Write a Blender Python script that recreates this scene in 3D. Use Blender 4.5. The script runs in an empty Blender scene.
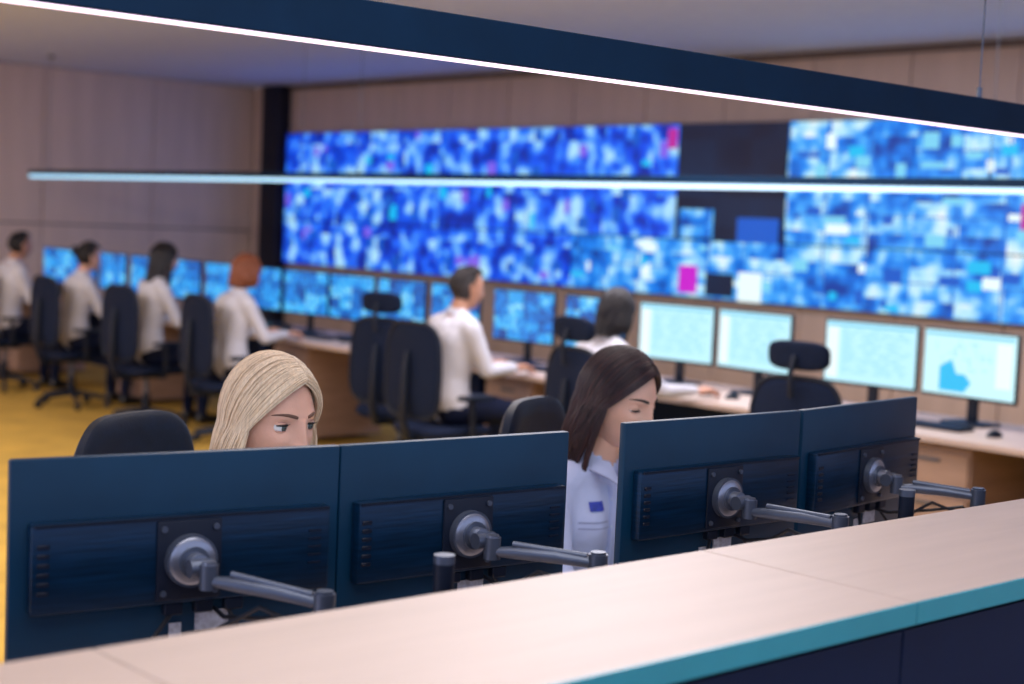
import bpy, bmesh, math, random
from mathutils import Vector, Matrix, Quaternion
from mathutils.bvhtree import BVHTree
random.seed(7)
scene = bpy.context.scene
scene.view_settings.view_transform = 'Standard'
scene.view_settings.look = 'None'
COL = scene.collection
R = math.radians
ZOOM = None

# ------------------------------------------------------------------ materials
def nodes(name):
    m = bpy.data.materials.new(name); m.use_nodes = True
    nt = m.node_tree
    b = nt.nodes.get('Principled BSDF')
    return m, nt, b

def mat(name, col, rough=0.5, metal=0.0, var=0.12, scale=8.0, bump=0.0, bscale=60.0, stretch=(1,1,1), coat=0.0, emis=None, estr=0.0, sss=0.0, sheen=0.0, spec=0.5):
    m, nt, b = nodes(name)
    tc = nt.nodes.new('ShaderNodeTexCoord'); mp = nt.nodes.new('ShaderNodeMapping')
    mp.inputs['Scale'].default_value = stretch
    nt.links.new(tc.outputs['Object'], mp.inputs['Vector'])
    n = nt.nodes.new('ShaderNodeTexNoise'); n.inputs['Scale'].default_value = scale; n.inputs['Detail'].default_value = 4
    nt.links.new(mp.outputs[0], n.inputs['Vector'])
    r = nt.nodes.new('ShaderNodeValToRGB')
    r.color_ramp.elements[0].position = 0.3; r.color_ramp.elements[1].position = 0.7
    r.color_ramp.elements[0].color = tuple(c*(1-var) for c in col)+(1,)
    r.color_ramp.elements[1].color = tuple(min(1,c*(1+var)) for c in col)+(1,)
    nt.links.new(n.outputs['Fac'], r.inputs['Fac'])
    nt.links.new(r.outputs['Color'], b.inputs['Base Color'])
    b.inputs['Roughness'].default_value = rough
    b.inputs['Metallic'].default_value = metal
    b.inputs['Coat Weight'].default_value = coat
    b.inputs['Specular IOR Level'].default_value = spec
    if sheen: b.inputs['Sheen Weight'].default_value = sheen
    if sss:
        b.inputs['Subsurface Weight'].default_value = sss
        b.inputs['Subsurface Radius'].default_value = (0.01,0.004,0.002)
        b.inputs['Subsurface Scale'].default_value = 0.6
    if emis:
        b.inputs['Emission Color'].default_value = emis+(1,)
        b.inputs['Emission Strength'].default_value = estr
    if bump > 0:
        n2 = nt.nodes.new('ShaderNodeTexNoise'); n2.inputs['Scale'].default_value = bscale; n2.inputs['Detail'].default_value = 3
        nt.links.new(mp.outputs[0], n2.inputs['Vector'])
        bp = nt.nodes.new('ShaderNodeBump'); bp.inputs['Strength'].default_value = bump; bp.inputs['Distance'].default_value = 0.01
        nt.links.new(n2.outputs['Fac'], bp.inputs['Height'])
        nt.links.new(bp.outputs[0], b.inputs['Normal'])
    return m

def ramp(nt, fac, stops, interp='LINEAR'):
    r = nt.nodes.new('ShaderNodeValToRGB'); r.color_ramp.interpolation = interp
    el = r.color_ramp.elements
    while len(el) < len(stops): el.new(0.5)
    for e,(p,c) in zip(el, stops):
        e.position = p; e.color = tuple(c)+(1,)
    nt.links.new(fac, r.inputs['Fac'])
    return r.outputs['Color']

def mth(nt, op, a, b=None, c=None):
    n = nt.nodes.new('ShaderNodeMath'); n.operation = op
    for i,v in enumerate((a,b,c)):
        if v is None: continue
        if isinstance(v,(int,float)): n.inputs[i].default_value = v
        else: nt.links.new(v, n.inputs[i])
    return n.outputs[0]

def feed_mat(name, stops, strength, tile=(1,0.39,0.2425), nscale=5.0, tilemix=0.35, rnd=False, detail=3, rough=0.5):
    """video feeds: blotchy noise, offset tile by tile"""
    m, nt, b = nodes(name)
    tc = nt.nodes.new('ShaderNodeTexCoord')
    sn = nt.nodes.new('ShaderNodeVectorMath'); sn.operation='SNAP'
    nt.links.new(tc.outputs['Object'], sn.inputs[0]); sn.inputs[1].default_value = tile
    wn = nt.nodes.new('ShaderNodeTexWhiteNoise'); wn.noise_dimensions='3D'
    if rnd:
        oi = nt.nodes.new('ShaderNodeObjectInfo')
        ad = nt.nodes.new('ShaderNodeVectorMath'); ad.operation='ADD'
        nt.links.new(sn.outputs[0], ad.inputs[0]); nt.links.new(oi.outputs['Random'], ad.inputs[1])
        src = ad.outputs[0]
    else: src = sn.outputs[0]
    nt.links.new(src, wn.inputs['Vector'])
    off = nt.nodes.new('ShaderNodeVectorMath'); off.operation='MULTIPLY_ADD'
    nt.links.new(wn.outputs['Color'], off.inputs[0]); off.inputs[1].default_value=(3,3,3)
    nt.links.new(tc.outputs['Object'], off.inputs[2])
    n = nt.nodes.new('ShaderNodeTexNoise'); n.inputs['Scale'].default_value=nscale; n.inputs['Detail'].default_value=detail
    n.inputs['Roughness'].default_value=rough
    nt.links.new(off.outputs[0], n.inputs['Vector'])
    s = mth(nt,'MULTIPLY',wn.outputs['Value'],tilemix)
    f = mth(nt,'MULTIPLY_ADD',n.outputs['Fac'],1.0, s)
    f = mth(nt,'SUBTRACT',f,tilemix*0.5)
    c = ramp(nt,f,stops)
    b.inputs['Base Color'].default_value=(0.01,0.012,0.02,1); b.inputs['Roughness'].default_value=0.4
    nt.links.new(c,b.inputs['Emission Color']); b.inputs['Emission Strength'].default_value=strength
    return m

def glow(name,col,s=1.0):
    return mat(name,(0.02,0.02,0.02),0.4,var=0.05,emis=col,estr=s)

M = {}
M['counter'] = mat('counter_laminate',(0.54,0.43,0.37),0.38,var=0.05,scale=3,stretch=(1,12,1),bump=0.02,bscale=40)
M['edge'] = mat('counter_edge_teal',(0.04,0.38,0.48),0.25,var=0.05)
M['navy'] = mat('navy_panel',(0.004,0.016,0.060),0.5,var=0.1,spec=0.2)
M['monblue'] = mat('monitor_shell',(0.0015,0.036,0.085),0.40,var=0.2,scale=4,spec=0.3)
M['bulge'] = mat('monitor_brushed',(0.002,0.024,0.064),0.30,metal=0.3,var=0.35,scale=14,stretch=(0.6,1,14),bump=0.05,bscale=30,spec=0.4)
M['black'] = mat('black_plastic',(0.004,0.010,0.026),0.45,var=0.2,spec=0.35)
M['steel'] = mat('arm_grey',(0.12,0.15,0.21),0.36,metal=0.6,var=0.08,scale=20)
M['silver'] = mat('brushed_disc',(0.36,0.40,0.48),0.30,metal=0.85,var=0.10,scale=30)
M['rubber'] = mat('cable_rubber',(0.005,0.007,0.014),0.5)
M['label'] = mat('label_white',(0.55,0.60,0.68),0.6,var=0.25,scale=120)
M['fabric'] = mat('chair_fabric',(0.003,0.010,0.036),0.85,var=0.3,scale=150,bump=0.2,bscale=300,spec=0.25)
M['leather'] = mat('chair_leather',(0.003,0.010,0.028),0.5,var=0.2,scale=30,bump=0.1,bscale=200,spec=0.35)
M['wood'] = mat('desk_wood',(0.62,0.48,0.42),0.45,var=0.08,scale=3,stretch=(10,1,1))
M['ped'] = mat('pedestal_wood',(0.42,0.28,0.22),0.5,var=0.12,scale=4,stretch=(1,1,6))
M['wall'] = mat('wall_panel_wood',(0.72,0.57,0.50),0.6,var=0.07,scale=2,stretch=(3,3,0.4))
M['wallR'] = mat('wall_panel_brown',(0.62,0.47,0.40),0.6,var=0.07,scale=2,stretch=(3,3,0.4))
M['seam'] = mat('wall_seam',(0.16,0.12,0.11),0.8)
M['ceil'] = mat('ceiling_paint',(0.62,0.70,1.0),0.8,var=0.04)
M['carpet'] = mat('carpet_yellow',(0.60,0.37,0.06),0.95,var=0.18,scale=3,bump=0.3,bscale=200)
M['pillar'] = mat('pillar_dark',(0.012,0.012,0.026),0.6,spec=0.3)
M['lampbody'] = mat('lamp_housing',(0.002,0.022,0.060),0.6,spec=0.15)
M['lampglow'] = mat('lamp_diffuser',(0.9,0.9,0.95),0.5,var=0.01,emis=(1.0,0.74,0.95),estr=1.9)
M['lampglow2'] = mat('lamp_diffuser_cool',(0.6,0.7,0.8),0.5,var=0.01,emis=(0.32,0.72,1.0),estr=1.25)
M['white'] = mat('shirt_white',(0.66,0.66,0.74),0.8,var=0.06,scale=5,bump=0.8,bscale=12)
M['lilac'] = mat('shirt_lilac',(0.50,0.54,0.76),0.8,var=0.05,scale=5,bump=0.8,bscale=13)
M['stitch'] = mat('shirt_stitch',(0.30,0.32,0.50),0.8)
M['pants'] = mat('trousers_dark',(0.007,0.012,0.038),0.85,bump=0.3,bscale=15,spec=0.2)
M['shoe'] = mat('shoe_leather',(0.01,0.01,0.012),0.35)
M['skin'] = mat('skin_light',(0.70,0.39,0.28),0.42,var=0.12,scale=16,sss=0.15,bump=0.08,bscale=250)
M['skin2'] = mat('skin_mid',(0.50,0.25,0.16),0.5,var=0.06,scale=12,sss=0.1)
M['lidskin'] = mat('eyelid_skin',(0.48,0.22,0.17),0.45,var=0.06,scale=16)
M['lips'] = mat('lips',(0.50,0.13,0.12),0.35)
M['eyewhite'] = mat('eye_white',(0.75,0.73,0.72),0.2,var=0.02)
M['iris'] = mat('iris',(0.05,0.07,0.07),0.15,var=0.3,scale=300)
M['pupil'] = mat('pupil',(0.004,0.004,0.004),0.1)
M['lash'] = mat('lash',(0.008,0.006,0.006),0.6)
M['badge'] = mat('badge_blue',(0.03,0.05,0.40),0.5,var=0.3,scale=80)
M['blonde'] = mat('hair_blonde',(0.82,0.66,0.47),0.40,var=0.16,scale=35,stretch=(6,6,0.4))
M['blondeu'] = mat('hair_blonde_under',(0.60,0.43,0.27),0.5,var=0.25,scale=40)
M['brow_b'] = mat('brow_blonde',(0.12,0.06,0.04),0.7)
M['brown'] = mat('hair_brunette',(0.020,0.008,0.012),0.34,var=0.45,scale=35,stretch=(6,6,0.4))
M['brown2'] = mat('hair_brunette_light',(0.060,0.022,0.022),0.34,var=0.3,scale=35,stretch=(6,6,0.4))
M['dark'] = mat('hair_black',(0.008,0.006,0.010),0.42,var=0.3,scale=30)
M['red'] = mat('hair_auburn',(0.26,0.08,0.035),0.5,var=0.35,scale=30)
M['grey'] = mat('hair_greying',(0.03,0.024,0.026),0.6,var=0.5,scale=40)
M['scr_near'] = glow('screen_light',(0.55,0.80,1.0),1.3)
M['scr_doc'] = glow('screen_document',(0.50,0.88,1.0),1.05)
M['scr_map'] = glow('screen_map',(0.58,0.93,1.0),1.05)
M['ui1'] = glow('ui_pale_blue',(0.20,0.66,0.92),1.0)
M['ui2'] = glow('ui_azure',(0.0,0.52,0.92),1.0)
M['ui3'] = glow('ui_white',(0.82,0.97,1.0),1.05)
M['ui4'] = glow('ui_deep_blue',(0.0,0.10,0.60),1.0)
M['ui5'] = glow('ui_violet',(0.22,0.12,0.85),1.0)
M['scr_vid'] = feed_mat('screen_video',[(0.3,(0.0,0.05,0.30)),(0.48,(0.0,0.22,0.80)),(0.62,(0.03,0.50,1.0)),(0.78,(0.35,0.82,1.0))],1.0,tile=(0.14,1,0.085),nscale=22,tilemix=0.3,rnd=True)
M['feedA'] = feed_mat('videowall_feed_blue',[(0.34,(0.0,0.02,0.34)),(0.46,(0.0,0.07,0.85)),(0.53,(0.02,0.20,1.0)),(0.59,(0.14,0.46,1.0)),(0.67,(0.42,0.76,1.0))],1.0,tile=(1,0.58,0.485),nscale=4.6,tilemix=0.04,detail=2,rough=0.45)
M['feedB'] = feed_mat('videowall_feed_cyan',[(0.30,(0.0,0.04,0.34)),(0.44,(0.0,0.20,0.85)),(0.53,(0.06,0.42,1.0)),(0.62,(0.45,0.82,1.0)),(0.74,(0.9,0.98,1.0))],1.0,nscale=4.4,tilemix=0.14,detail=3)
M['feedOff'] = feed_mat('videowall_feed_dark',[(0.3,(0.002,0.006,0.03)),(0.7,(0.004,0.02,0.07))],0.8,nscale=2)
M['magenta'] = glow('feed_magenta',(0.60,0.01,0.62),1.0)
M['redfeed'] = glow('feed_red',(0.50,0.02,0.34),1.0)
M['paper'] = mat('paper',(0.75,0.78,0.85),0.8)

# ------------------------------------------------------------------ mesh builder
class MB:
    def __init__(s): s.bm=bmesh.new(); s.mats=[]
    def mi(s,m):
        m = M[m] if isinstance(m,str) else m
        if m not in s.mats: s.mats.append(m)
        return s.mats.index(m)
    def _tag(s,vs,m):
        i=s.mi(m); fs=set()
        for v in vs:
            if v.is_valid:
                for f in v.link_faces: fs.add(f)
        for f in fs: f.material_index=i
        return fs
    def box(s,c,sz,m,rot=None,bev=0.0,seg=2):
        Mx=Matrix.Translation(Vector(c))
        if rot is not None: Mx=Mx@(rot.to_4x4() if isinstance(rot,Matrix) else Matrix.Rotation(rot,4,'Z'))
        Mx=Mx@Matrix.Diagonal((sz[0],sz[1],sz[2],1))
        r=bmesh.ops.create_cube(s.bm,size=1,matrix=Mx); fs=s._tag(r['verts'],m)
        if bev>0:
            es=set(e for f in fs for e in f.edges)
            rr=bmesh.ops.bevel(s.bm,geom=list(es),offset=bev,segments=seg,affect='EDGES',profile=0.5)
            i=s.mi(m)
            for f in rr['faces']: f.material_index=i
    def cyl(s,p0,p1,r0,m,r1=None,seg=20):
        p0=Vector(p0);p1=Vector(p1); d=p1-p0
        if r1 is None: r1=r0
        Mx=Matrix.Translation((p0+p1)/2)@d.to_track_quat('Z','Y').to_matrix().to_4x4()
        r=bmesh.ops.create_cone(s.bm,cap_ends=True,segments=seg,radius1=r0,radius2=r1,depth=d.length,matrix=Mx)
        s._tag(r['verts'],m)
    def sph(s,c,sz,m,rot=None,u=20,v=14):
        if isinstance(sz,(int,float)): sz=(sz,sz,sz)
        Mx=Matrix.Translation(Vector(c))
        if rot is not None: Mx=Mx@rot.to_4x4()
        Mx=Mx@Matrix.Diagonal((sz[0],sz[1],sz[2],1))
        r=bmesh.ops.create_uvsphere(s.bm,u_segments=u,v_segments=v,radius=1,matrix=Mx)
        s._tag(r['verts'],m); return r['verts']
    def tube(s,pts,r,m,seg=8,flat=1.0):
        pts=[Vector(p) for p in pts]; n=len(pts)
        rs=r if isinstance(r,(list,tuple)) else [r]*n
        i=s.mi(m); rings=[]; up=None
        for k in range(n):
            t=(pts[min(k+1,n-1)]-pts[max(k-1,0)]).normalized()
            if up is None:
                up=Vector((0,0,1)) if abs(t.z)<0.9 else Vector((1,0,0))
            a=t.cross(up)
            if a.length<1e-6: a=t.orthogonal()
            a.normalize(); b=a.cross(t).normalized(); up=b
            rings.append([s.bm.verts.new(pts[k]+(a*math.cos(2*math.pi*j/seg)+b*flat*math.sin(2*math.pi*j/seg))*rs[k]) for j in range(seg)])
        for k in range(n-1):
            for j in range(seg):
                f=s.bm.faces.new((rings[k][j],rings[k][(j+1)%seg],rings[k+1][(j+1)%seg],rings[k+1][j])); f.material_index=i
        for rg,rev in ((rings[0],True),(rings[-1],False)):
            f=s.bm.faces.new(rg[::-1] if rev else rg); f.material_index=i
    def poly(s,pts,m):
        f=s.bm.faces.new([s.bm.verts.new(p) for p in pts]); f.material_index=s.mi(m)
    def grid(s,fn,nu,nv,m,closed_u=False):
        i=s.mi(m); g=[[s.bm.verts.new(fn(a/nu,b/nv)) for b in range(nv+1)] for a in range(nu+(0 if closed_u else 1))]
        N=len(g)
        for a in range(nu):
            for b in range(nv):
                f=s.bm.faces.new((g[a][b],g[(a+1)%N][b],g[(a+1)%N][b+1],g[a][b+1])); f.material_index=i
    def plate(s,w,h,t,pos,m,n=24,p=4.0):
        """superellipse cushion; pos(u,v,d)->Vector with u,v in metres, d = depth offset"""
        i=s.mi(m)
        rings=[]
        prof=[(0.0,0.5),(0.5,0.5),(0.85,0.5),(0.95,0.42),(1.0,0.2),(1.0,-0.2),(0.95,-0.42),(0.85,-0.5),(0.5,-0.5),(0.0,-0.5)]
        for (q,d) in prof:
            if q==0.0: rings.append([s.bm.verts.new(pos(0,0,d*t))]); continue
            rg=[]
            for j in range(n*2):
                a=math.pi*j/n; c,sn=math.cos(a),math.sin(a)
                uu=math.copysign(abs(c)**(2/p),c)*w/2; vv=math.copysign(abs(sn)**(2/p),sn)*h/2
                rg.append(s.bm.verts.new(pos(uu*q,vv*q,d*t)))
            rings.append(rg)
        for a,b in zip(rings[:-1],rings[1:]):
            if len(a)==1:
                for j in range(len(b)): f=s.bm.faces.new((a[0],b[j],b[(j+1)%len(b)])); f.material_index=i
            elif len(b)==1:
                for j in range(len(a)): f=s.bm.faces.new((a[(j+1)%len(a)],a[j],b[0])); f.material_index=i
            else:
                for j in range(len(a)): f=s.bm.faces.new((a[(j+1)%len(a)],a[j],b[j],b[(j+1)%len(b)])); f.material_index=i
    def mesh(s,name,ang=38,smooth=True):
        bmesh.ops.recalc_face_normals(s.bm,faces=s.bm.faces[:])
        me=bpy.data.meshes.new(name); s.bm.to_mesh(me); s.bm.free()
        for m in s.mats: me.materials.append(m)
        if smooth:
            for p in me.polygons: p.use_smooth=True
            me.set_sharp_from_angle(angle=R(ang))
        return me
def obj(name,me,loc=(0,0,0),yaw=0,parent=None,rot=None):
    o=bpy.data.objects.new(name,me); o.location=loc
    o.rotation_euler = rot if rot else (0,0,yaw)
    COL.objects.link(o)
    if parent: o.parent=parent
    return o
def empty(name,loc=(0,0,0),yaw=0):
    e=bpy.data.objects.new(name,None); e.location=loc; e.rotation_euler=(0,0,yaw); e.empty_display_size=0.1
    COL.objects.link(e); return e

# ------------------------------------------------------------------ room shell
XW=10.0; YW=15.8; CH=3.1
b=MB(); b.box((3.5,6.45,-0.05),(13.0,19.1,0.1),'carpet'); obj('floor',b.mesh('floor'))
b=MB(); b.box((3.5,6.45,CH+0.05),(13.0,19.1,0.1),'ceil'); obj('ceiling',b.mesh('ceiling'))
b=MB(); b.box((3.5,YW+0.06,CH/2),(13.0,0.08,CH),'seam')
x=-3.0
while x<XW-0.05:
    w=min(1.3,XW-x)
    b.box((x+w/2,YW+0.012,0.72),(w-0.010,0.024,1.41),'wall',bev=0.002,seg=1)
    b.box((x+w/2,YW+0.012,1.434+(CH-1.434)/2),(w-0.010,0.024,CH-1.446),'wall',bev=0.002,seg=1)
    x+=1.3
obj('wall_far',b.mesh('wall_far'))
b=MB(); b.box((XW+0.06,6.45,CH/2),(0.08,19.1,CH),'seam')
y=YW
while y>-3.0:
    w=0.9
    b.box((XW+0.012,y-w/2,CH/2),(0.024,w-0.010,CH),'wallR',bev=0.002,seg=1)
    y-=w
obj('wall_videowall_side',b.mesh('wall_videowall_side'))
b=MB(); b.box((XW-0.09,15.19,CH/2),(0.16,0.36,CH-0.01),'pillar',bev=0.01); obj('pillar',b.mesh('pillar'))
b=MB(); b.box((3.5,YW-0.012,0.05),(12.9,0.02,0.1),'pillar'); obj('baseboard_far',b.mesh('bb'))
b=MB(); b.box((XW-0.012,6.4,0.05),(0.02,18.6,0.1),'pillar'); obj('baseboard_side',b.mesh('bb'))
b=MB(); b.box((XW-0.03,6.0,CH-0.03),(0.05,18,0.05),'seam'); obj('trim_1',b.mesh('tr'))

# ------------------------------------------------------------------ video wall
b=MB(); ZB,ZT=1.10,2.555; rh=(ZT-ZB)/3; rv=random.Random(11)
edges=[14.93,13.85,12.72,11.48,10.24,8.99,7.82,6.65,5.48,4.31]
b.box((XW-0.05,(edges[0]+edges[-1])/2,(ZB+ZT)/2),(0.08,edges[0]-edges[-1],ZT-ZB),'black')
for r in range(3):
    for i in range(len(edges)-1):
        y1,y0=edges[i],edges[i+1]
        if i==5 and r>=1: m='feedOff'
        elif i>=5: m='feedB'
        elif i==4 and r==0: m='feedB'
        else: m='feedA'
        b.box((XW-0.10,(y0+y1)/2,ZB+rh*(r+0.5)),(0.02,y1-y0-0.014,rh-0.012),m)
        zc=ZB+rh*(r+0.5)
        if m=='feedB':
            # 3x2 camera windows inside each panel
            for q in (1,2): b.box((XW-0.111,y0+(y1-y0)*q/3,zc),(0.003,0.012,rh-0.014),'ui4')
            b.box((XW-0.111,(y0+y1)/2,zc),(0.003,y1-y0-0.014,0.010),'ui4')
            for q in range(7):
                ww=rv.uniform(0.04,0.22); hh=rv.uniform(0.03,0.12)
                yy=rv.uniform(y0+ww/2+0.02,y1-ww/2-0.02); zz=zc+rv.uniform(-1,1)*(rh/2-hh/2-0.02)
                b.box((XW-0.112-0.0005*q,yy,zz),(0.003,ww,hh),rv.choice(['ui3','ui1','ui2','ui4','ui3','ui1']))
        elif m=='feedA':
            for q in (1,): b.box((XW-0.111,y0+(y1-y0)*0.5,zc),(0.003,0.010,rh-0.014),'ui4')
            for q in range(4):
                ww=rv.uniform(0.04,0.14); hh=rv.uniform(0.05,0.16)
                yy=rv.uniform(y0+ww/2+0.02,y1-ww/2-0.02); zz=zc+rv.uniform(-1,1)*(rh/2-hh/2-0.02)
                b.box((XW-0.112-0.0005*q,yy,zz),(0.003,ww,hh),rv.choice(['ui5','ui4','ui2','ui4']))
b.box((XW-0.118,8.80,1.25),(0.01,0.20,0.23),'magenta')
b.box((XW-0.118,8.45,1.22),(0.01,0.30,0.19),'feedOff')
b.box((XW-0.118,8.13,1.22),(0.01,0.24,0.24),'ui3')
b.box((XW-0.118,9.05,2.43),(0.01,0.10,0.17),'redfeed')
b.box((XW-0.118,5.72,1.85),(0.01,0.06,0.18),'redfeed')
b.box((XW-0.118,8.74,1.72),(0.01,0.36,0.24),'feedB')
b.box((XW-0.118,8.08,1.68),(0.01,0.42,0.20),'ui4')
obj('video_wall',b.mesh('video_wall'))

# ------------------------------------------------------------------ linear lamps
def lamp(name,axis,a0,a1,other,z,glow,wires,h=0.06,w=0.06,gh=0.006,gw=None):
    b=MB(); c=(a0+a1)/2; L=a1-a0
    def P(a,o,zz): return (a,o,zz) if axis=='x' else (o,a,zz)
    def S(l,ww,hh): return (l,ww,hh) if axis=='x' else (ww,l,hh)
    b.box(P(c,other,z+gh+h/2),S(L,w,h),'lampbody',bev=0.002,seg=1)
    b.box(P(c,other,z+gh/2),S(L-0.01,gw or w-0.012,gh),glow,bev=0.001,seg=1)
    for a in wires:
        b.cyl(P(a,other,z+gh+h),P(a,other,CH),0.0022,'steel',seg=6)
        b.cyl(P(a,other,z+gh+h),P(a,other,z+gh+h+0.03),0.007,'steel',seg=8)
        b.cyl(P(a,other,CH-0.03),P(a,other,CH),0.03,'steel',seg=12)
    obj(name,b.mesh(name))
lamp('linear_pendant_lamp','x',0.2,5.2,2.25,1.945,'lampglow',[0.5,3.62],h=0.078,gw=0.036,gh=0.003)
lamp('linear_pendant_lamp.001','y',3.6,15.0,6.9,1.902,'lampglow2',[4.2,9.45,10.2,14.6],h=0.045,gh=0.028)

# ------------------------------------------------------------------ counter
b=MB()
xs=[-1.26,-0.22,0.82,1.86,2.90,3.94,4.98,6.02]
for x0,x1 in zip(xs[:-1],xs[1:]):
    b.box(((x0+x1)/2,1.40,1.137),(x1-x0-0.0025,0.392,0.026),'counter',bev=0.001,seg=1)
    b.box(((x0+x1)/2,1.2025,1.1345),(x1-x0-0.0025,0.005,0.031),'edge')
    b.box(((x0+x1)/2,1.235,0.56),(x1-x0-0.004,0.03,1.12),'navy',bev=0.001,seg=1)
    b.box(((x0+x1)/2,1.57,0.56),(x1-x0-0.004,0.03,1.12),'navy')
b.box(((xs[0]+xs[-1])/2,1.40,1.115),(xs[-1]-xs[0],0.36,0.018),'navy')
obj('reception_counter',b.mesh('counter'))
b=MB(); b.box((2.3,2.06,0.735),(5.2,0.88,0.03),'wood',bev=0.003)
for x in (-0.2,1.05,2.15,3.55,4.8):
    b.box((x,2.02,0.36),(0.03,0.70,0.72),'navy')
b.box((2.3,1.66,0.5),(5.1,0.02,0.4),'navy')
obj('control_desk',b.mesh('cdesk'))

# ------------------------------------------------------------------ near monitors with arms
def near_monitor(name,cx,cy,cz,yaw,E,post,labx=0.05,W=0.535):
    e=empty(name,(cx,cy,cz),yaw)
    b=MB(); H=0.325
    b.box((0,0,0),(W,0.018,H),'monblue',bev=0.004)
    b.box((0,0.0105,0.004),(W-0.012,0.003,H-0.022),'scr_near')
    b.box((0,-0.021,-0.0),(W*0.905,0.026,0.138),'bulge',bev=0.006)
    b.box((0,-0.035,0.0695-0.004),(W*0.89,0.004,0.004),'black')
    b.box((0,-0.0365,0.0),(0.105,0.006,0.125),'black',bev=0.003)
    for sx in (-0.042,0.042):
        for sz in (-0.05,0.05):
            b.cyl((sx,-0.039,sz),(sx,-0.043,sz),0.005,'steel',seg=10)
    for k in range(6):
        b.box((-W*0.42,-0.0345,0.035-0.014*k),(0.018,0.004,0.006),'black',bev=0.001,seg=1)
    for k in range(5):
        b.box((W*0.40,-0.0345,0.03-0.013*k),(0.022,0.003,0.003),'black')
    b.box((labx,-0.0105,-0.105),(0.055,0.002,0.03),'label')
    b.box((labx-0.06,-0.0105,-0.12),(0.02,0.002,0.03),'label')
    for k in range(3): b.box((-0.02+0.05*k,-0.022,-0.078),(0.03,0.016,0.02),'black',bev=0.002,seg=1)
    obj('screen_body',b.mesh(name),parent=e)
    inv=(Matrix.Translation((cx,cy,cz))@Matrix.Rotation(yaw,4,'Z')).inverted()
    e1=inv@Vector(E); pb=inv@Vector((post[0],post[1],1.02)); 
    b=MB()
    b.cyl((0,-0.039,0),(0,-0.052,0),0.041,'steel',seg=40)
    b.cyl((0,-0.052,0),(0,-0.056,0),0.037,'silver',r1=0.031,seg=40)
    b.cyl((0,-0.056,0),(0,-0.061,0),0.024,'steel',seg=32)
    b.cyl((0,-0.061,0),(0,-0.080,0),0.016,'silver',seg=24)
    b.cyl((-0.018,-0.083,-0.004),(0.020,-0.083,-0.004),0.014,'steel',seg=24)
    k=Vector((0.008,-0.098,-0.012))
    b.cyl(k+Vector((0,0,-0.022)),k+Vector((0,0,0.016)),0.0145,'steel',seg=24)
    b.cyl(k+Vector((0,0,0.016)),k+Vector((0,0,0.020)),0.011,'silver',seg=24)
    d=(e1-k); n=d.normalized()
    pts=[k+n*0.010+Vector((0,0,-0.008)), k+d*0.25+Vector((0,0,-0.004)), k+d*0.6, k+d*0.95]
    b.tube(pts,[0.010,0.0135,0.0135,0.011],'steel',seg=14,flat=0.85)
    b.tube([k+d*0.2+Vector((0,0,0.009)),k+d*0.9+Vector((0,0,0.009))],[0.006,0.006],'steel',seg=10)
    b.cyl(e1+Vector((0,0,-0.03)),e1+Vector((0,0,0.016)),0.0165,'steel',seg=24)
    b.cyl(e1+Vector((0,0,0.016)),e1+Vector((0,0,0.020)),0.013,'steel',seg=24)
    q=e1+Vector((0,0,-0.03)); 
    b.tube([q,q*0.6+pb*0.4+Vector((0,0,-0.005)),pb],[0.012,0.014,0.014],'steel',seg=12)
    obj('arm',b.mesh('arm'),parent=e)
    b=MB()
    b.tube([(-0.02,-0.022,-0.085),(-0.06,-0.05,-0.115),(-0.03,-0.08,-0.125),(0.03,-0.11,-0.09),tuple(k+d*0.45+Vector((0,0,-0.03))),tuple(e1+Vector((0.0,0.012,-0.05)))],0.0038,'rubber')
    b.tube([(0.05,-0.022,-0.085),(0.05,-0.06,-0.09),tuple(k+d*0.4+Vector((0.01,0,-0.05))),tuple(k+d*0.8+Vector((0.01,0,-0.03))),tuple(e1+Vector((0.02,0.0,-0.07)))],0.0035,'rubber')
    b.tube([(0.07,-0.022,-0.085),(0.09,-0.04,-0.12),(0.10,-0.08,-0.16)],0.003,'rubber')
    obj('cables',b.mesh('cables'),parent=e)
near_monitor('computer_monitor',1.236,2.125,1.112,R(-9),(1.325,1.86,1.078),(1.46,1.75))
near_monitor('computer_monitor.001',1.745,2.065,1.112,R(-4),(1.835,1.80,1.092),(1.46,1.75),0.03,W=0.49)
near_monitor('computer_monitor.002',2.448,2.085,1.112,R(-1),(2.475,1.78,1.100),(2.65,1.75),0.03)
near_monitor('computer_monitor.003',2.993,2.115,1.112,R(7),(3.095,1.86,1.088),(2.65,1.75))
for i,px in enumerate((1.46,2.65)):
    b=MB(); b.cyl((px,1.75,0.75),(px,1.75,1.145),0.0155,'black',seg=24); b.cyl((px,1.75,1.145),(px,1.75,1.158),0.0160,'steel',seg=24)
    b.box((px,1.75,0.758),(0.12,0.10,0.015),'steel',bev=0.003); b.cyl((px,1.75,0.99),(px,1.75,1.05),0.026,'steel',seg=24)
    obj('monitor_arm_post' if i==0 else 'monitor_arm_post.001',b.mesh('post'))

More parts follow.
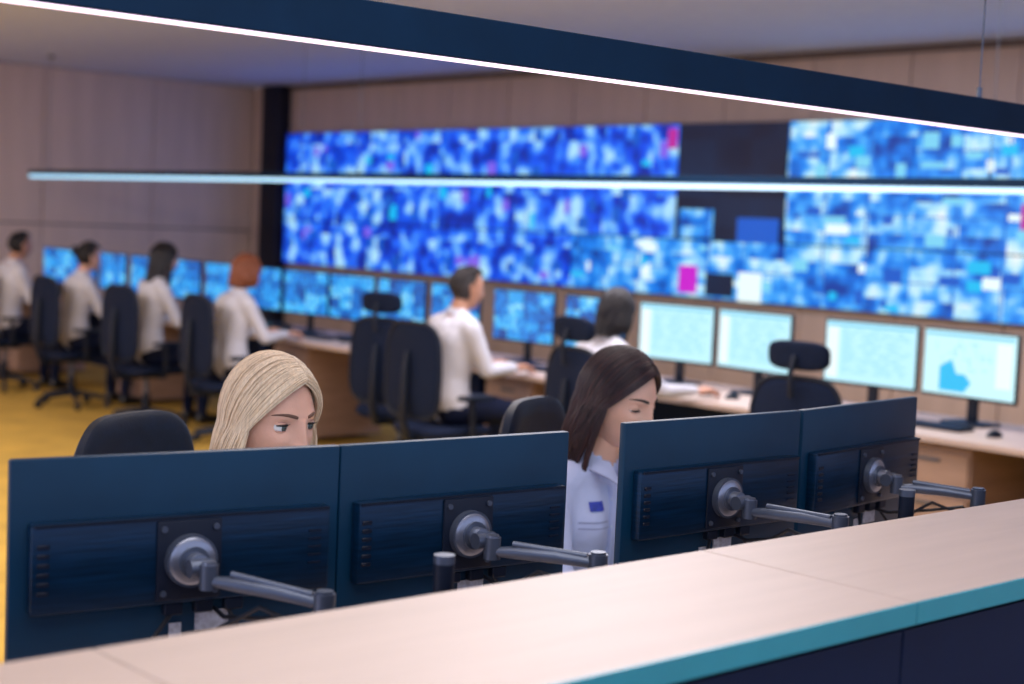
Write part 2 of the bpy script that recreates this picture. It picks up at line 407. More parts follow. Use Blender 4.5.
# ------------------------------------------------------------------ chairs
def chair_mesh(head=False, top=1.10, tall=0.56, fab='fabric', bw=0.47, rim_=True):
    b=MB()
    for k in range(5):
        a=2*math.pi*k/5+0.3; c,s=math.cos(a),math.sin(a)
        b.tube([(0.03*c,0.03*s,0.115),(0.16*c,0.16*s,0.10),(0.29*c,0.29*s,0.075)],[0.026,0.022,0.016],'black',seg=8)
        b.cyl((0.29*c,0.29*s,0.075),(0.29*c,0.29*s,0.045),0.008,'steel',seg=8)
        for sd in (-0.014,0.014):
            p=Vector((0.29*c-sd*s,0.29*s+sd*c,0.029)); d=Vector((-s,c,0))*0.008
            b.cyl(p-d,p+d,0.028,'black',seg=14)
    b.cyl((0,0,0.09),(0,0,0.25),0.03,'black'); b.cyl((0,0,0.25),(0,0,0.40),0.016,'steel')
    b.box((0,0.02,0.39),(0.2,0.26,0.04),'black',bev=0.01)
    b.plate(0.49,0.47,0.07,lambda u,v,d: Vector((u,v,0.425+d*0.9-0.25*max(0,-v-0.15)**1.5+0.25*u*u)),fab)
    zc=top-tall/2
    def bp(u,v,d):
        zz=zc+v
        y=0.235+0.035*math.cos((v/tall+0.15)*3)+0.08*max(0,(v/tall))-0.55*u*u
        ww=1.0-0.12*max(0,v/tall*2)**2
        return Vector((u*ww,y+d,zz))
    b.plate(bw,tall,0.032 if rim_ else 0.05,bp,fab,p=4.5)
    if rim_:
        rim=[]
        for j in range(41):
            a=2*math.pi*j/40; c,s=math.cos(a),math.sin(a)
            rim.append(bp(math.copysign(abs(c)**(2/4.5),c)*bw*0.51,math.copysign(abs(s)**(2/4.5),s)*(tall/2+0.005),0.01))
        b.tube(rim,0.010,'black',seg=8)
    b.tube([(0,0.10,0.385),(0,0.27,0.39),(0,0.315,0.50),(0,0.31,zc),(0,0.30,zc+tall*0.2)],[0.028,0.028,0.024,0.02,0.012],'black',seg=10)
    for sx in (-1,1):
        b.tube([(sx*0.15,0.03,0.39),(sx*0.27,0.03,0.40),(sx*0.285,0.03,0.46),(sx*0.285,0.04,0.63)],[0.018,0.018,0.018,0.016],'black',seg=8)
        b.box((sx*0.285,0.01,0.645),(0.075,0.25,0.03),'black',bev=0.012)
    if head:
        b.tube([(0,0.31,top-0.08),(0,0.33,top+0.02),(0,0.30,top+0.10)],0.013,'black')
        b.plate(0.29,0.13,0.05,lambda u,v,d: Vector((u,0.27+d-0.9*u*u+0.1*v,top+0.10+v)),fab,p=3.5)
    return b.mesh('chair')
cm=chair_mesh(False,1.06,0.54,bw=0.45); cmh=chair_mesh(True,1.03,0.52,bw=0.44); cmn=chair_mesh(False,1.185,0.60,'leather',0.42,False)
chairs=[(cmn,(1.81,2.95),R(20)),(cmn,(2.94,2.83),R(22))]
for y,a in ((13.14,86),(11.84,93),(10.6,97),(9.45,88)): chairs.append((cm,(5.83,y),R(a)))
chairs+= [(cm,(5.80,7.02),R(94)),(cmh,(6.08,7.78),R(108)),(cmh,(5.80,5.66),R(84)),(cmh,(5.75,4.28),R(102)),(cm,(5.6,14.2),R(80))]
for i,(me,(x,y),a) in enumerate(chairs):
    obj('office_chair' if i==0 else 'office_chair.%03d'%i,me,(x,y,0),a)

# ------------------------------------------------------------------ desks row 2
def desk(name,y0,y1):
    b=MB(); c=(y0+y1)/2; L=y1-y0
    b.box((6.72,c,0.735),(0.84,L-0.004,0.03),'wood',bev=0.002,seg=1)
    b.box((7.0,c,0.42),(0.02,L-0.1,0.58),'navy')
    for y in (y0+0.03,y1-0.03): b.box((6.72,y,0.36),(0.74,0.035,0.72),'navy')
    b.box((6.74,y1-0.29,0.37),(0.68,0.44,0.66),'ped',bev=0.003,seg=1)
    for k in range(3):
        b.box((6.392,y1-0.29,0.15+0.21*k),(0.016,0.42,0.195),'ped',bev=0.002,seg=1)
        b.box((6.38,y1-0.29,0.21+0.21*k),(0.012,0.12,0.012),'steel')
    obj(name,b.mesh(name))
ys=[2.5,4.4,7.4,9.8,12.2,14.6]
for i in range(5): desk('desk' if i==0 else 'desk.%03d'%i,ys[i],ys[i+1])

def mon_mesh(scr):
    b=MB(); W,H=0.56,0.345; zc=0.35; rn=random.Random(3)
    b.box((0,0,zc),(W,0.022,H),'black',bev=0.004)
    b.box((0,0.02,zc-0.01),(W*0.6,0.03,H*0.5),'black',bev=0.008)
    b.box((0,-0.0125,zc+0.002),(W-0.022,0.004,H-0.026),scr)
    yy=-0.0152
    def q(x0,x1,z0,z1,m): b.poly([(x0,yy,zc+z0),(x1,yy,zc+z0),(x1,yy,zc+z1),(x0,yy,zc+z1)],m)
    if scr=='scr_doc':
        q(-0.26,0.26,0.135,0.15,'ui1'); q(-0.26,-0.19,-0.14,0.13,'ui3')
        for k in range(14):
            z=0.115-0.017*k; x=-0.17
            while x<0.2:
                l=rn.uniform(0.02,0.09); q(x,min(0.24,x+l),z,z+0.005,'ui1'); x+=l+rn.uniform(0.008,0.07)
    if scr=='scr_map':
        q(-0.26,0.26,0.135,0.15,'ui1'); q(0.16,0.25,-0.10,0.12,'ui3')
        b.poly([(-0.17,yy,zc-0.14),(-0.02,yy,zc-0.14),(0.02,yy,zc-0.09),(-0.02,yy,zc-0.05),(-0.07,yy,zc-0.05),(-0.10,yy,zc+0.02),(-0.17,yy,zc-0.02)],'ui2')
        for k in range(12):
            x=rn.uniform(-0.2,0.12); z=rn.uniform(-0.04,0.12); q(x,x+0.03,z,z+0.004,'ui1')
            x=rn.uniform(-0.2,0.12); z=rn.uniform(-0.04,0.08); q(x,x+0.003,z,z+0.05,'ui1')
    b.box((0,0.045,0.20),(0.06,0.02,0.30),'black',bev=0.004)
    b.box((0,0.03,0.058),(0.24,0.18,0.012),'black',bev=0.004)
    return b.mesh('monitor')
mm={k:mon_mesh(k) for k in ('scr_doc','scr_map','scr_vid')}
mons=[(4.22,'scr_map',-4),(4.81,'scr_doc',4),(5.59,'scr_doc',-4),(6.18,'scr_doc',4),(6.86,'scr_vid',-3),(7.52,'scr_vid',3),(8.22,'scr_vid',-3),(8.82,'scr_vid',0),
 (9.42,'scr_vid',0),(10.02,'scr_vid',3),(10.62,'scr_vid',-3),(11.22,'scr_vid',2),(11.85,'scr_vid',-2),(12.5,'scr_vid',3),(13.15,'scr_vid',-3),(13.75,'scr_vid',0),(14.3,'scr_vid',0)]
for i,(y,s,a) in enumerate(mons):
    obj('desktop_monitor' if i==0 else 'desktop_monitor.%03d'%i,mm[s],(6.87,y,0.700),R(-90+a))
b=MB(); b.box((0,0,0.010),(0.44,0.14,0.018),'black',bev=0.004)
for r in range(5):
    for c in range(15): b.box((-0.196+0.028*c,-0.048+0.024*r,0.021),(0.023,0.019,0.006),'navy')
kb=b.mesh('keyboard')
b=MB(); b.sph((0,0,0.0),(0.03,0.055,0.034),'black'); 
for v in b.bm.verts:
    if v.co.z<0: v.co.z=0
ms=b.mesh('mouse')
k=0
for y in (4.25,5.85,7.05,8.3,9.45,10.6,11.84,13.14):
    obj('keyboard' if k==0 else 'keyboard.%03d'%k,kb,(6.60,y+0.02,0.7505),R(90))
    obj('computer_mouse' if k==0 else 'computer_mouse.%03d'%k,ms,(6.58,y-0.36,0.7505),R(90)); k+=1
obj('keyboard.%03d'%k,kb,(1.74,2.22,0.7505),0); obj('keyboard.%03d'%(k+1),kb,(2.75,2.22,0.7505),0)
b=MB(); b.box((0,0,0.03),(0.20,0.20,0.03),'black',rot=Matrix.Rotation(R(12),3,'X'),bev=0.006)
b.box((-0.065,0,0.062),(0.045,0.20,0.03),'black',rot=Matrix.Rotation(R(12),3,'X'),bev=0.012)
b.box((0.04,0.05,0.057),(0.09,0.05,0.005),'ui1',rot=Matrix.Rotation(R(12),3,'X'))
for r in range(4):
    for c in range(3): b.box((0.015+0.025*c,0.0-0.022*r,0.048-0.005*r),(0.017,0.014,0.008),'steel')
ph=b.mesh('phone')
obj('desk_phone',ph,(6.55,9.95,0.752),R(90))
b=MB(); b.box((0,0,0.001),(0.21,0.297,0.002),'paper'); pm=b.mesh('paper')
obj('paper_sheet',pm,(6.48,6.45,0.7505),R(10)); obj('paper_sheet.001',pm,(2.35,2.3,0.7505),R(5))

# ------------------------------------------------------------------ people
def add_capsule(bm,p0,r0,p1,r1):
    p0=Vector(p0);p1=Vector(p1);d=p1-p0
    bmesh.ops.create_icosphere(bm,subdivisions=2,radius=r0,matrix=Matrix.Translation(p0))
    bmesh.ops.create_icosphere(bm,subdivisions=2,radius=r1,matrix=Matrix.Translation(p1))
    if d.length>1e-4:
        Mx=Matrix.Translation((p0+p1)/2)@d.to_track_quat('Z','Y').to_matrix().to_4x4()
        bmesh.ops.create_cone(bm,cap_ends=True,segments=20,radius1=r0,radius2=r1,depth=d.length,matrix=Mx)

def remeshed(caps,voxel,smooth=6,fac=0.5):
    bm=bmesh.new()
    for c in caps: add_capsule(bm,*c[:4])
    me=bpy.data.meshes.new('tmp'); bm.to_mesh(me); bm.free()
    o=bpy.data.objects.new('tmp',me); COL.objects.link(o)
    md=o.modifiers.new('r','REMESH'); md.mode='VOXEL'; md.voxel_size=voxel
    sm=o.modifiers.new('s','SMOOTH'); sm.factor=fac; sm.iterations=smooth
    dg=bpy.context.evaluated_depsgraph_get(); dg.update()
    out=bpy.data.meshes.new_from_object(o.evaluated_get(dg))
    bpy.data.objects.remove(o)
    segs=[(Vector(c[0]),Vector(c[2])-Vector(c[0]),c[1],c[3],c[4]) for c in caps]
    mats=[]
    for c in caps:
        if c[4] not in mats: mats.append(c[4])
    out.materials.clear()
    for m in mats: out.materials.append(M[m])
    for p in out.polygons:
        q=p.center; best=1e9; bt=None
        for a,d,r0,r1,t in segs:
            L2=d.length_squared; s=0 if L2<1e-8 else max(0,min(1,(q-a).dot(d)/L2))
            dd=(q-a-d*s).length-(r0+(r1-r0)*s)
            if dd<best: best=dd; bt=t
        p.material_index=mats.index(bt); p.use_smooth=True
    return out

def hand_caps(side,skin,curl=0.5):
    c=[]; s=side
    fx=[-0.030,-0.011,0.009,0.027]; ln=[0.040,0.045,0.042,0.033]
    for i in range(4):
        x=fx[i]*s
        k=Vector((x,-0.078+0.004*abs(i-1),0.004))
        c.append(((x*0.55,-0.006,0),0.014,k,0.0115,skin))
        p=k; a=R(12+curl*20)
        for j,(f,rr) in enumerate(((1.0,0.0085),(0.62,0.0078),(0.48,0.007))):
            q=p+Vector((x*0.06,-math.cos(a)*ln[i]*f,-math.sin(a)*ln[i]*f))
            c.append((p,rr+0.0006,q,rr,skin)); p=q; a+=R(curl*38)
    c.append(((0,-0.03,-0.004),0.020,(0,-0.06,-0.002),0.018,skin))
    p=Vector((-0.018*s,-0.018,-0.006)); q=Vector((-0.045*s,-0.050,-0.014)); r=Vector((-0.054*s,-0.078,-0.020)); t=Vector((-0.052*s,-0.100,-0.024))
    c+= [(p,0.015,q,0.0115,skin),(q,0.0105,r,0.0095,skin),(r,0.0095,t,0.008,skin)]
    return c
HANDS={}
def hand_mesh(side,skin):
    k=(side,skin)
    if k not in HANDS: HANDS[k]=remeshed(hand_caps(side,skin),0.0035,3,0.4)
    return HANDS[k]

def gau(x,s): return math.exp(-(x/s)**2)
def head_mesh(seg,rings,skin,female=True):
    b=bmesh.new(); g=[]
    for i in range(rings+1):
        th=math.pi*i/rings; sz=math.cos(th)
        row=[]
        for j in range(seg):
            w=2*math.pi*j/seg; a=w-0.38*math.sin(w)
            if sz>=0: rho=math.sin(th)
            else: rho=max(0,(1-abs(sz)**2.7))**(1/2.7)
            t=max(0,-sz)
            x=0.0735*rho*math.sin(a); ca=math.cos(a)
            y=-0.094*rho*ca if ca>0 else -0.100*rho*ca
            x*=1-(0.34 if female else 0.24)*t**1.4
            y*= (1-0.10*t) if ca>0 else (1-0.52*t**0.9)
            z=0.118*sz
            if sz>0: x*=1+0.04*sz
            f=max(0,ca)**0.5 if ca>0 else 0
            if f>0:
                ax=abs(x); d=0
                d+=0.0045*gau(z-0.022,0.010)*gau(ax-0.03,0.030)
                d-=0.0105*gau(z-0.000,0.014)*gau(ax-0.032,0.018)
                if z<0.016:
                    kk=max(0,min(1,(0.016-z)/0.050)); hh=0.006+0.0175*kk**1.2
                    fall=1.0 if z>-0.036 else gau(z+0.036,0.0075)
                    d+=hh*fall*gau(x,0.0085+0.003*kk)
                d+=0.0095*gau(z+0.036,0.0075)*gau(ax-0.0125,0.0065)
                d+=0.0050*gau(z+0.030,0.020)*gau(ax-0.043,0.02)
                mw=gau(x,0.021)
                d+=0.0055*gau(z+0.0575,0.0045)*mw
                d-=0.0040*gau(z+0.0635,0.0020)*gau(x,0.020)
                d+=0.0062*gau(z+0.0700,0.0050)*gau(x,0.017)
                d-=0.0030*gau(z+0.0800,0.0050)*mw
                d+=0.0130*gau(z+0.0990,0.0150)*gau(x,0.022)
                d+=0.0040*gau(z+0.066,0.022)*gau(x,0.028)
                y-=d*f
            row.append(b.verts.new((x,y,z)))
        g.append(row)
    for i in range(rings):
        for j in range(seg):
            try: b.faces.new((g[i][j],g[i+1][j],g[i+1][(j+1)%seg],g[i][(j+1)%seg]))
            except: pass
    bmesh.ops.remove_doubles(b,verts=b.verts[:],dist=1e-6)
    bmesh.ops.recalc_face_normals(b,faces=b.faces[:])
    for f in b.faces:
        c=f.calc_center_median(); f.smooth=True
        if c.y<-0.05 and (c.x/0.0235)**2+((c.z+0.0640)/(0.0098-0.12*abs(c.x)))**2<1: f.material_index=1
    me=bpy.data.meshes.new('head'); b.to_mesh(me)
    bvh=BVHTree.FromBMesh(b); b.free()
    me.materials.append(M[skin]); me.materials.append(M['lips'])
    return me,bvh

def face_parts(bvh,skin,brow,lid,gaze):
    b=MB()
    for s in (-1,1):
        c=Vector((s*0.0325,-0.0650,0.000)); r=0.0156
        b.sph(c,r,'eyewhite',u=24,v=16)
        g=Vector((gaze[0],-1,gaze[1])).normalized()
        q=g.to_track_quat('Z','Y').to_matrix()
        b.sph(c+g*(r-0.0026),(0.0077,0.0077,0.0034),'iris',rot=q,u=20,v=10)
        b.sph(c+g*(r-0.0006),(0.0036,0.0036,0.0016),'pupil',rot=q,u=14,v=8)
        for up in (1,-1):
            kz=lid if up==1 else -0.0074
            rr=r+0.0013
            vs=b.sph(c,rr,skin,u=36,v=40)
            dele=[v for v in vs if (v.co.z-c.z)*up < kz*up]
            bmesh.ops.delete(b.bm,geom=dele,context='VERTS')
            rad=math.sqrt(max(1e-6,rr*rr-kz*kz))
            pts=[]
            for k in range(15):
                a=R(-60+120*k/14)
                dz=-0.0016*abs(math.sin(a))**3*(1 if up==1 else -1)
                pts.append(c+Vector((math.sin(a)*rad,-math.cos(a)*rad-0.0004,kz+dz)))
            if up==1:
                b.tube(pts,[0.0011+0.0015*math.sin(math.pi*k/14) for k in range(15)],'lash',seg=6)
                for k in range(2,13):
                    a=R(-60+120*k/14); o_=Vector((math.sin(a),-math.cos(a),0))
                    b.tube([pts[k],pts[k]+o_*0.004+Vector((0,0,-0.0008 if lid<0 else 0.001)),pts[k]+o_*0.0065+Vector((0,0,0.001 if lid<0 else 0.0035))],[0.0005,0.0004,0.0001],'lash',seg=4)
                kc=lid+0.0055; rc=math.sqrt(max(1e-6,(rr+0.0004)**2-kc*kc))
                b.tube([c+Vector((math.sin(R(-50+100*k/12))*rc,-math.cos(R(-50+100*k/12))*rc,kc)) for k in range(13)],[0.0008]*13,'lidskin',seg=6)
            else: b.tube(pts,0.0007,'lidskin',seg=6)
        pts=[];rad=[]
        for k in range(12):
            t=k/11; x=s*(0.013+0.040*t); z=0.0205+0.0065*math.sin(t*math.pi*0.75)-0.003*t
            h=bvh.ray_cast(Vector((x,-0.4,z)),Vector((0,1,0)))
            if h[0] is None: continue
            pts.append(h[0]+Vector((0,0.0004,0))); rad.append(0.0038*(0.55+0.6*math.sin(math.pi*min(1,t*0.8+0.2)))*(1-0.5*t))
        b.tube(pts,rad,brow,seg=8,flat=0.9)
        b.sph((s*0.0068,-0.104,-0.0425),(0.0032,0.0045,0.0022),'lash',u=10,v=8)
    return b.mesh('face')
def ears(skin,k_=1.0):
    b=MB()
    for s in (-1,1):
        rot=Matrix.Rotation(R(12)*s,3,'Z')@Matrix.Rotation(R(-10),3,'X')
        b.sph((s*0.0735,0.008,-0.008),(0.006,0.014,0.026),skin,rot=rot)
        pts=[]
        for k in range(12):
            a=R(-60+270*k/11)
            pts.append(Vector((s*(0.078*k_+0.004*k_*math.sin(a)),0.008+0.016*math.cos(a-0.5),-0.006+0.029*math.sin(a))))
        b.tube(pts,[0.0045*k_]*11+[0.006*k_],skin,seg=8)
    return b.mesh('ears')

def slerp(a,b,t):
    d=max(-1,min(1,a.dot(b))); o=math.acos(d)
    if o<1e-4: return a.copy()
    return (a*math.sin((1-t)*o)+b*math.sin(t*o))/math.sin(o)

def hair_cap(matname,low_side=0.0,grow=1.05,hl=0.60):
    b=bmesh.new()
    bmesh.ops.create_uvsphere(b,u_segments=64,v_segments=72,radius=1)
    dele=[]
    for v in b.verts:
        d=v.co.normalized()
        if d.y<-0.25: lim=hl+0.12*min(1,abs(d.x))
        elif d.y<0.10: lim=low_side+ (hl-low_side)*(0.10-d.y)/0.35
        else: lim=-0.55
        if d.z<lim: dele.append(v)
    bmesh.ops.delete(b,geom=dele,context='VERTS')
    for v in b.verts:
        d=v.co.normalized(); x=0.0770*grow*d.x; y=0.0955*grow*d.y if d.y<0 else 0.104*grow*d.y; z=0.120*grow*d.z
        if d.z<0: y*=1-0.35*(-d.z) if d.y>0 else 1; x*=1-0.15*(-d.z)
        v.co=(x,y,z)
    for f in b.faces: f.smooth=True
    me=bpy.data.meshes.new('hair_cap'); b.to_mesh(me); b.free(); me.materials.append(M[matname]); return me

def hair_strands(name,parent,matname,kind,n,rad,length=0.25,part=0.15,front=-28,vol=1.0,mat2=None,swing=0.02):
    rnd=random.Random(len(name)+n+int(length*100))
    cu=bpy.data.curves.new(name,'CURVE'); cu.dimensions='3D'; cu.bevel_depth=rad; cu.bevel_resolution=1; cu.resolution_u=2
    cu.materials.append(M[matname])
    if mat2: cu.materials.append(M[mat2])
    for i in range(n):
        pts=[]
        off=rnd.random()
        gx=(1.05+0.085*off*vol); rx,ry,rz=0.0765*gx,0.098*gx,0.119*(1.025+0.055*off*vol)
        if kind=='long':
            s=-1 if i%2 else 1
            u=rnd.random(); bb=front+(90-front)*u
            y0=-0.70+1.40*u+rnd.uniform(-0.05,0.05); y0=max(-0.74,min(0.8,y0))
            d0=Vector((part+rnd.uniform(-0.01,0.01)+s*0.01,y0,0)); d0.z=math.sqrt(max(0.05,1-d0.x**2-d0.y**2)); d0.normalize()
            e=Vector((s*math.cos(R(bb)),math.sin(R(bb)),-0.10)).normalized()
            wv=rnd.uniform(-0.02,0.02)
            for k in range(10):
                d=slerp(d0,e,k/9); wb=1+wv*math.sin(math.pi*k/9)
                pts.append(Vector((d.x*rx*wb,d.y*ry*(1.04 if d.y>0 else 1)*wb,d.z*rz*wb)))
            L=length*rnd.uniform(0.86,1.03); last=pts[-1].copy(); ph=rnd.uniform(0,6.28); nn=9
            for k in range(1,nn+1):
                t=k/nn
                x=last.x*(1+0.14*vol*math.sin(math.pi*min(1,t*1.2))-0.14*t)+0.003*math.sin(ph+5*t)
                y=last.y+swing*t*(1.0 if last.y>-0.02 else 0.5)+0.003*math.cos(ph+4*t)
                if last.y>0.05: y-=0.015*math.sin(math.pi*t)
                pts.append(Vector((x,y,last.z-L*t)))
        elif kind=='short':
            a=rnd.uniform(0,2*math.pi); c0=Vector((0.1,0.35,0.93)).normalized()
            if math.cos(a)<-0.3: zl=rnd.uniform(0.55,0.68)
            elif abs(math.sin(a))>0.75: zl=rnd.uniform(0.0,0.15)
            else: zl=rnd.uniform(-0.5,0.1)
            zz=rnd.uniform(zl,0.95)
            rr=math.sqrt(max(0,1-zz*zz)); d1=Vector((math.sin(a)*rr,math.cos(a)*rr,zz)).normalized()
            t0=0.55
            for k in range(5):
                t=t0+(1-t0)*k/4; d=slerp(c0,d1,t)
                sh=1-0.3*max(0,-d.z) if d.y>0 else 1
                lift=1+0.03*math.sin(math.pi*k/4)
                pts.append(Vector((d.x*rx*lift,d.y*ry*lift*sh*1.03,d.z*rz*lift)))
        elif kind=='bun':
            a=rnd.uniform(0,2*math.pi); zz=rnd.uniform(-0.3,0.6) ; 
            if math.cos(a)<-0.2: zz=rnd.uniform(0.58,0.7)
            elif abs(math.sin(a))>0.7: zz=rnd.uniform(0.05,0.4)
            rr=math.sqrt(1-zz*zz); d0=Vector((math.sin(a)*rr,math.cos(a)*rr,zz)); e=Vector((0,0.95,0.25)).normalized()
            for k in range(8):
                d=slerp(d0,e,k/7); pts.append(Vector((d.x*rx,d.y*ry,d.z*rz)))
            pts.append(pts[-1]+Vector((rnd.uniform(-.02,.02),0.03,rnd.uniform(-.02,.03))))
        sp=cu.splines.new('POLY'); sp.points.add(len(pts)-1)
        for k,p in enumerate(pts):
            sp.points[k].co=(p.x,p.y,p.z,1); t=k/(len(pts)-1)
            sp.points[k].radius=(0.7+0.3*rnd.random())*(1.0 if t<0.75 else 1-0.75*(t-0.75)/0.25)
        if mat2 and rnd.random()<0.25: sp.material_index=1
        sp.use_smooth=True
    o=bpy.data.objects.new(name,cu); COL.objects.link(o); o.parent=parent
    return o

def person(name,loc,yaw,shirt='white',skin='skin',hair='long',hmat='dark',hmat2=None,brow='lash',female=True,near=False,
           hyaw=0,hpitch=5,hroll=0,hlen=0.22,part=0.15,lid=0.002,gaze=(0,0),sc=1.0,arms=None,nh=None,front=-28,vol=1.0,badge=False,swing=0.02,up=0.0,hx=0.0):
    e=empty(name,(loc[0],loc[1],0),yaw)
    w=1.12 if not female else 0.90
    hd=Vector((hx,-0.110,(1.225 if near else 1.210)+up))
    nb=Vector((0,-0.045,1.045+up))
    c=[]
    S=shirt;P='pants'
    wr_=0.104 if not female else 0.086
    for s in (-1,1):
        c.append(((s*0.085,0.0,0.545),0.098,(s*0.115,-0.23,0.545),0.082,P))
        c.append(((s*0.115,-0.23,0.545),0.082,(s*0.12,-0.43,0.535),0.062,P))
        c.append(((s*0.12,-0.43,0.535),0.060,(s*0.12,-0.42,0.32),0.054,P))
        c.append(((s*0.12,-0.42,0.32),0.054,(s*0.12,-0.40,0.10),0.042,P))
        c.append(((s*0.12,-0.385,0.045),0.042,(s*0.125,-0.46,0.043),0.041,'shoe'))
        c.append(((s*0.125,-0.46,0.043),0.041,(s*0.13,-0.56,0.034),0.032,'shoe'))
        c.append(((s*0.070*w,0.01,0.60),0.104,(s*0.055*w,0.005,0.74),wr_,S))
        c.append(((s*0.055*w,0.005,0.74),wr_,(s*0.078*w,-0.020,0.90+up),0.100*w,S))
        c.append(((s*0.075*w,-0.020,0.90+up),0.098*w,(s*0.095*w,-0.030,0.965+up),0.077*w,S))
        c.append(((s*0.02,-0.052,1.045+up),0.050,(s*0.155*w,-0.032,0.995+up),0.054,S))
        if female:
            c.append(((s*0.062,-0.082,0.895+up),0.052,(s*0.06,-0.055,0.965+up),0.055,S))
            c.append(((s*0.062,-0.082,0.895+up),0.052,(s*0.05,-0.03,0.80+up),0.07,S))
        else: c.append(((s*0.06,-0.07,0.93+up),0.06,(s*0.09,-0.04,0.97+up),0.06,S))
        sh=Vector((s*0.175*w,-0.030,0.985+up))
        el=Vector((s*0.225,-0.13,0.765+up*0.5)); wr=Vector((s*0.135,-0.385,0.800))
        if arms and s in arms: el=Vector(arms[s][0]); wr=Vector(arms[s][1])
        ar=1.0 if female else 1.12
        c.append((sh,0.056*ar,el,0.043*ar,S)); 
        m=el.lerp(wr,0.88)
        c.append((el,0.043*ar,m,0.033*ar,S))
        c.append((el.lerp(wr,0.75),0.030,wr,0.024,skin))
        d=(wr-el).normalized(); 
        ho=obj('hand_right' if s<0 else 'hand_left',hand_mesh(s,skin),parent=e)
        q=Vector((d.x*0.6,d.y,0)).normalized()
        ho.rotation_euler=(R(-4),0,math.atan2(q.x,-q.y)); ho.location=wr+Vector((q.x,q.y,0))*0.004+Vector((0,0,-0.002))
    c.append(((0,0.0,0.56),0.105,(0,0.0,0.62),0.105,S))
    c.append(((0,0.0,0.72),0.085,(0,-0.01,0.95+up),0.095,S))
    c.append((nb,0.050 if female else 0.060,hd+Vector((0,0.030,-0.075)),0.048 if female else 0.056,skin))
    body=remeshed(c,0.010 if near else 0.014,16 if near else 6,0.5)
    obj('body',body,parent=e)
    b=MB()
    def col(u,v):
        a=R(-162+324*u); fr=abs(u-0.5)*2
        r=0.060+0.012*v+0.004*fr
        z=1.098+up-0.036*fr**1.5-0.036*v-0.040*v*fr**8
        return Vector((math.sin(a)*r*1.05, -0.050-0.030*fr*v-(0.014 if fr>0.7 else 0.014*fr/0.7)*v+math.cos(a)*r, z))
    b.grid(col,48,5,shirt)
    b.grid(lambda u,v:Vector((col(u,0).x*(1-0.04*v),-0.05+(col(u,0).y+0.05)*(1-0.04*v),col(u,0).z-0.055*v)),48,3,shirt)
    b.tube([col(k/48,1.0) for k in range(49)],0.0016,'stitch',seg=6)
    bm=bmesh.new(); bm.from_mesh(body); bv=BVHTree.FromBMesh(bm); bm.free()
    pts=[]
    for k in range(10):
        z=1.0+up-0.035*k; h=bv.ray_cast(Vector((0.0,-0.8,z)),Vector((0,1,0)))
        if h[0] is not None and h[0].z>0.64: pts.append(h[0]+Vector((0,-0.001,0)))
    if len(pts)>3:
        b.tube(pts,[0.012]*len(pts),shirt,seg=8,flat=0.25)
        for p in pts[1::2]: b.sph(p+Vector((0,-0.004,0)),(0.005,0.0025,0.005),'label',u=10,v=6)
    if badge:
        def patch(bx,bz,bw,bh,m_,lift=0.003):
            def bf(u,v):
                x=bx+(u-0.5)*bw; z=bz+(v-0.5)*bh
                h=bv.ray_cast(Vector((x,-0.8,z)),Vector((0,1,0)))
                return (h[0] if h[0] is not None else Vector((x,-0.12,z)))+Vector((0,-lift,0))
            b.grid(bf,8,5,m_)
        patch(-0.070,0.955,0.044,0.024,'badge',0.004)
        patch(-0.075,0.915,0.085,0.004,'stitch',0.002)
        patch(-0.075,0.900,0.085,0.003,'stitch',0.002)
    obj('collar',b.mesh('collar'),parent=e)
    he=bpy.data.objects.new('head_pivot',None); he.empty_display_size=0.05; COL.objects.link(he); he.parent=e
    he.location=hd; he.rotation_euler=(R(hpitch),R(hroll),R(hyaw))
    he.scale=(sc,sc,sc)
    hme,bvh=head_mesh(150 if near else 72,120 if near else 64,skin,female)
    obj('head',hme,parent=he)
    obj('face_details',face_parts(bvh,skin,brow,lid,gaze),parent=he)
    obj('ears',ears(skin,0.93 if hair=='long' else 1.0),parent=he)
    N=nh or (900 if near else 260); rd=0.0010 if near else 0.0042
    if hair=='long':
        obj('hair_cap',hair_cap(hmat2 or hmat,-0.1,1.03,0.72),parent=he)
        hair_strands('hair_strands',he,hmat,'long',N,rd,hlen,part,front,vol,hmat2,swing)
    elif hair=='short':
        obj('hair_cap',hair_cap(hmat,0.05,1.03,0.62),parent=he)
        hair_strands('hair_strands',he,hmat,'short',N,rd*0.8)
    elif hair=='bun':
        obj('hair_cap',hair_cap(hmat,0.0,1.045,0.60),parent=he)
        hair_strands('hair_strands',he,hmat,'bun',N,rd)
        b=MB(); b.sph((0,0.125,0.035),(0.038,0.032,0.038),hmat); b.tube([(0.03*math.cos(a*0.7),0.125+0.012*math.sin(a),0.035+0.03*math.sin(a*0.7)) for a in range(10)],0.012,hmat)
        obj('hair_bun',b.mesh('bun'),parent=he)
    return e

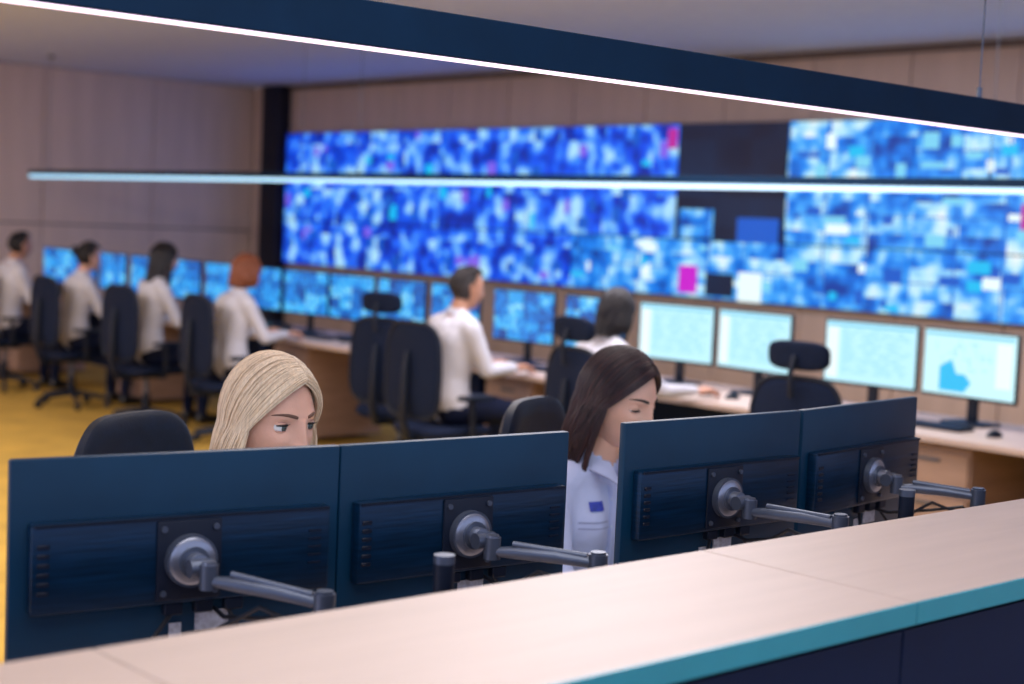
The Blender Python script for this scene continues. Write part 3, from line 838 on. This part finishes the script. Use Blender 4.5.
person('blonde_woman',(1.785,2.835),R(2),shirt='lilac',hair='long',hmat='blonde',hmat2='blondeu',brow='brow_b',near=True,hyaw=4,hpitch=5,hlen=0.25,part=0.16,lid=0.0045,gaze=(0.15,-0.10),nh=4500,front=-18,vol=1.6,swing=0.04,sc=1.07)
person('brunette_woman',(2.815,2.835),R(5),shirt='lilac',hair='long',hmat='brown',hmat2='brown2',brow='lash',near=True,hyaw=4,hpitch=14,hlen=0.27,part=0.10,lid=-0.0030,gaze=(0.1,-0.5),nh=4500,front=-16,vol=1.1,badge=True,swing=0.05,sc=1.04)
BX=5.85
person('seated_man',(BX,13.14),R(88),hair='short',hmat='dark',female=False,skin='skin2',hpitch=2,up=0.06,hyaw=5)
person('seated_woman',(BX,11.84),R(90),hair='bun',hmat='dark',skin='skin',hpitch=6,up=0.02,hyaw=0)
person('long_haired_woman',(BX,10.62),R(86),hair='long',hmat='dark',skin='skin',hpitch=3,hlen=0.36,up=0.06,hyaw=-10,nh=360,swing=0.06)
person('auburn_haired_woman',(BX,9.45),R(92),hair='long',hmat='red',skin='skin',hpitch=4,hlen=0.10,up=0.02,vol=1.8,nh=360)
person('shirted_man',(BX,7.05),R(80),hair='short',hmat='grey',female=False,skin='skin2',hpitch=6,up=0.05,hyaw=0,sc=1.05)
person('dark_haired_woman',(BX+0.05,5.85),R(88),hair='long',hmat='dark',skin='skin',hpitch=12,hlen=0.15,up=0.0,nh=360,
       arms={-1:((-0.26,-0.22,0.80),(-0.30,-0.45,0.800)),1:((0.225,-0.13,0.765),(0.135,-0.385,0.80))})

# ------------------------------------------------------------------ lights
def area(name,loc,size,power,col,rot=(0,0,0)):
    l=bpy.data.lights.new(name,'AREA'); l.shape='RECTANGLE'; l.size=size[0]; l.size_y=size[1]; l.energy=power; l.color=col
    o=bpy.data.objects.new(name,l); o.location=loc; o.rotation_euler=rot; COL.objects.link(o); return o
area('added_fill_light',(1.0,1.2,3.05),(2.5,2.5),46,(1.0,0.92,0.92))  # unseen area fills added below the ceiling, not visible fixtures
area('added_fill_light.001',(3.8,4.2,3.05),(2.5,2.5),85,(1.0,0.92,0.92))
area('added_fill_light.002',(6.2,6.0,3.05),(1.6,2.5),110,(0.97,0.92,1.0))
area('added_fill_light.003',(0.0,8.5,3.05),(2.5,3.5),230,(1.0,0.88,0.84))  # added out-of-frame fills, stronger to brighten the far walls
area('added_fill_light.004',(0.0,12.5,3.05),(2.5,3.0),230,(1.0,0.88,0.84))
w=bpy.data.worlds.new('world'); scene.world=w; w.use_nodes=True
w.node_tree.nodes['Background'].inputs[0].default_value=(0.58,0.66,1.0,1); w.node_tree.nodes['Background'].inputs[1].default_value=1.05

# ------------------------------------------------------------------ camera
cam=bpy.data.cameras.new('camera'); co=bpy.data.objects.new('camera',cam); COL.objects.link(co)
cam.sensor_width=36; cam.lens=36*1560/1024
az=R(48); p=R(4.33); ro=R(2.52)
Fh=Vector((math.cos(az),math.sin(az),0)); Rl=Vector((math.sin(az),-math.cos(az),0)); Z=Vector((0,0,1))
F=Fh*math.cos(p)-Z*math.sin(p); U=Z*math.cos(p)+Fh*math.sin(p)
Rc=Rl*math.cos(ro)+U*math.sin(ro); Uc=-Rl*math.sin(ro)+U*math.cos(ro)
m=Matrix((Rc,Uc,-F)).transposed().to_4x4(); m.translation=Vector((0,0,1.65))
co.matrix_world=m
cam.dof.use_dof=True; cam.dof.focus_distance=3.0; cam.dof.aperture_fstop=2.7
cam.clip_start=0.05
if ZOOM:
    cam.lens*=ZOOM[0]; cam.shift_x=ZOOM[0]*(ZOOM[1]-512)/1024; cam.shift_y=-ZOOM[0]*(ZOOM[2]-342)/1024; cam.dof.aperture_fstop*=ZOOM[0]
scene.camera=co
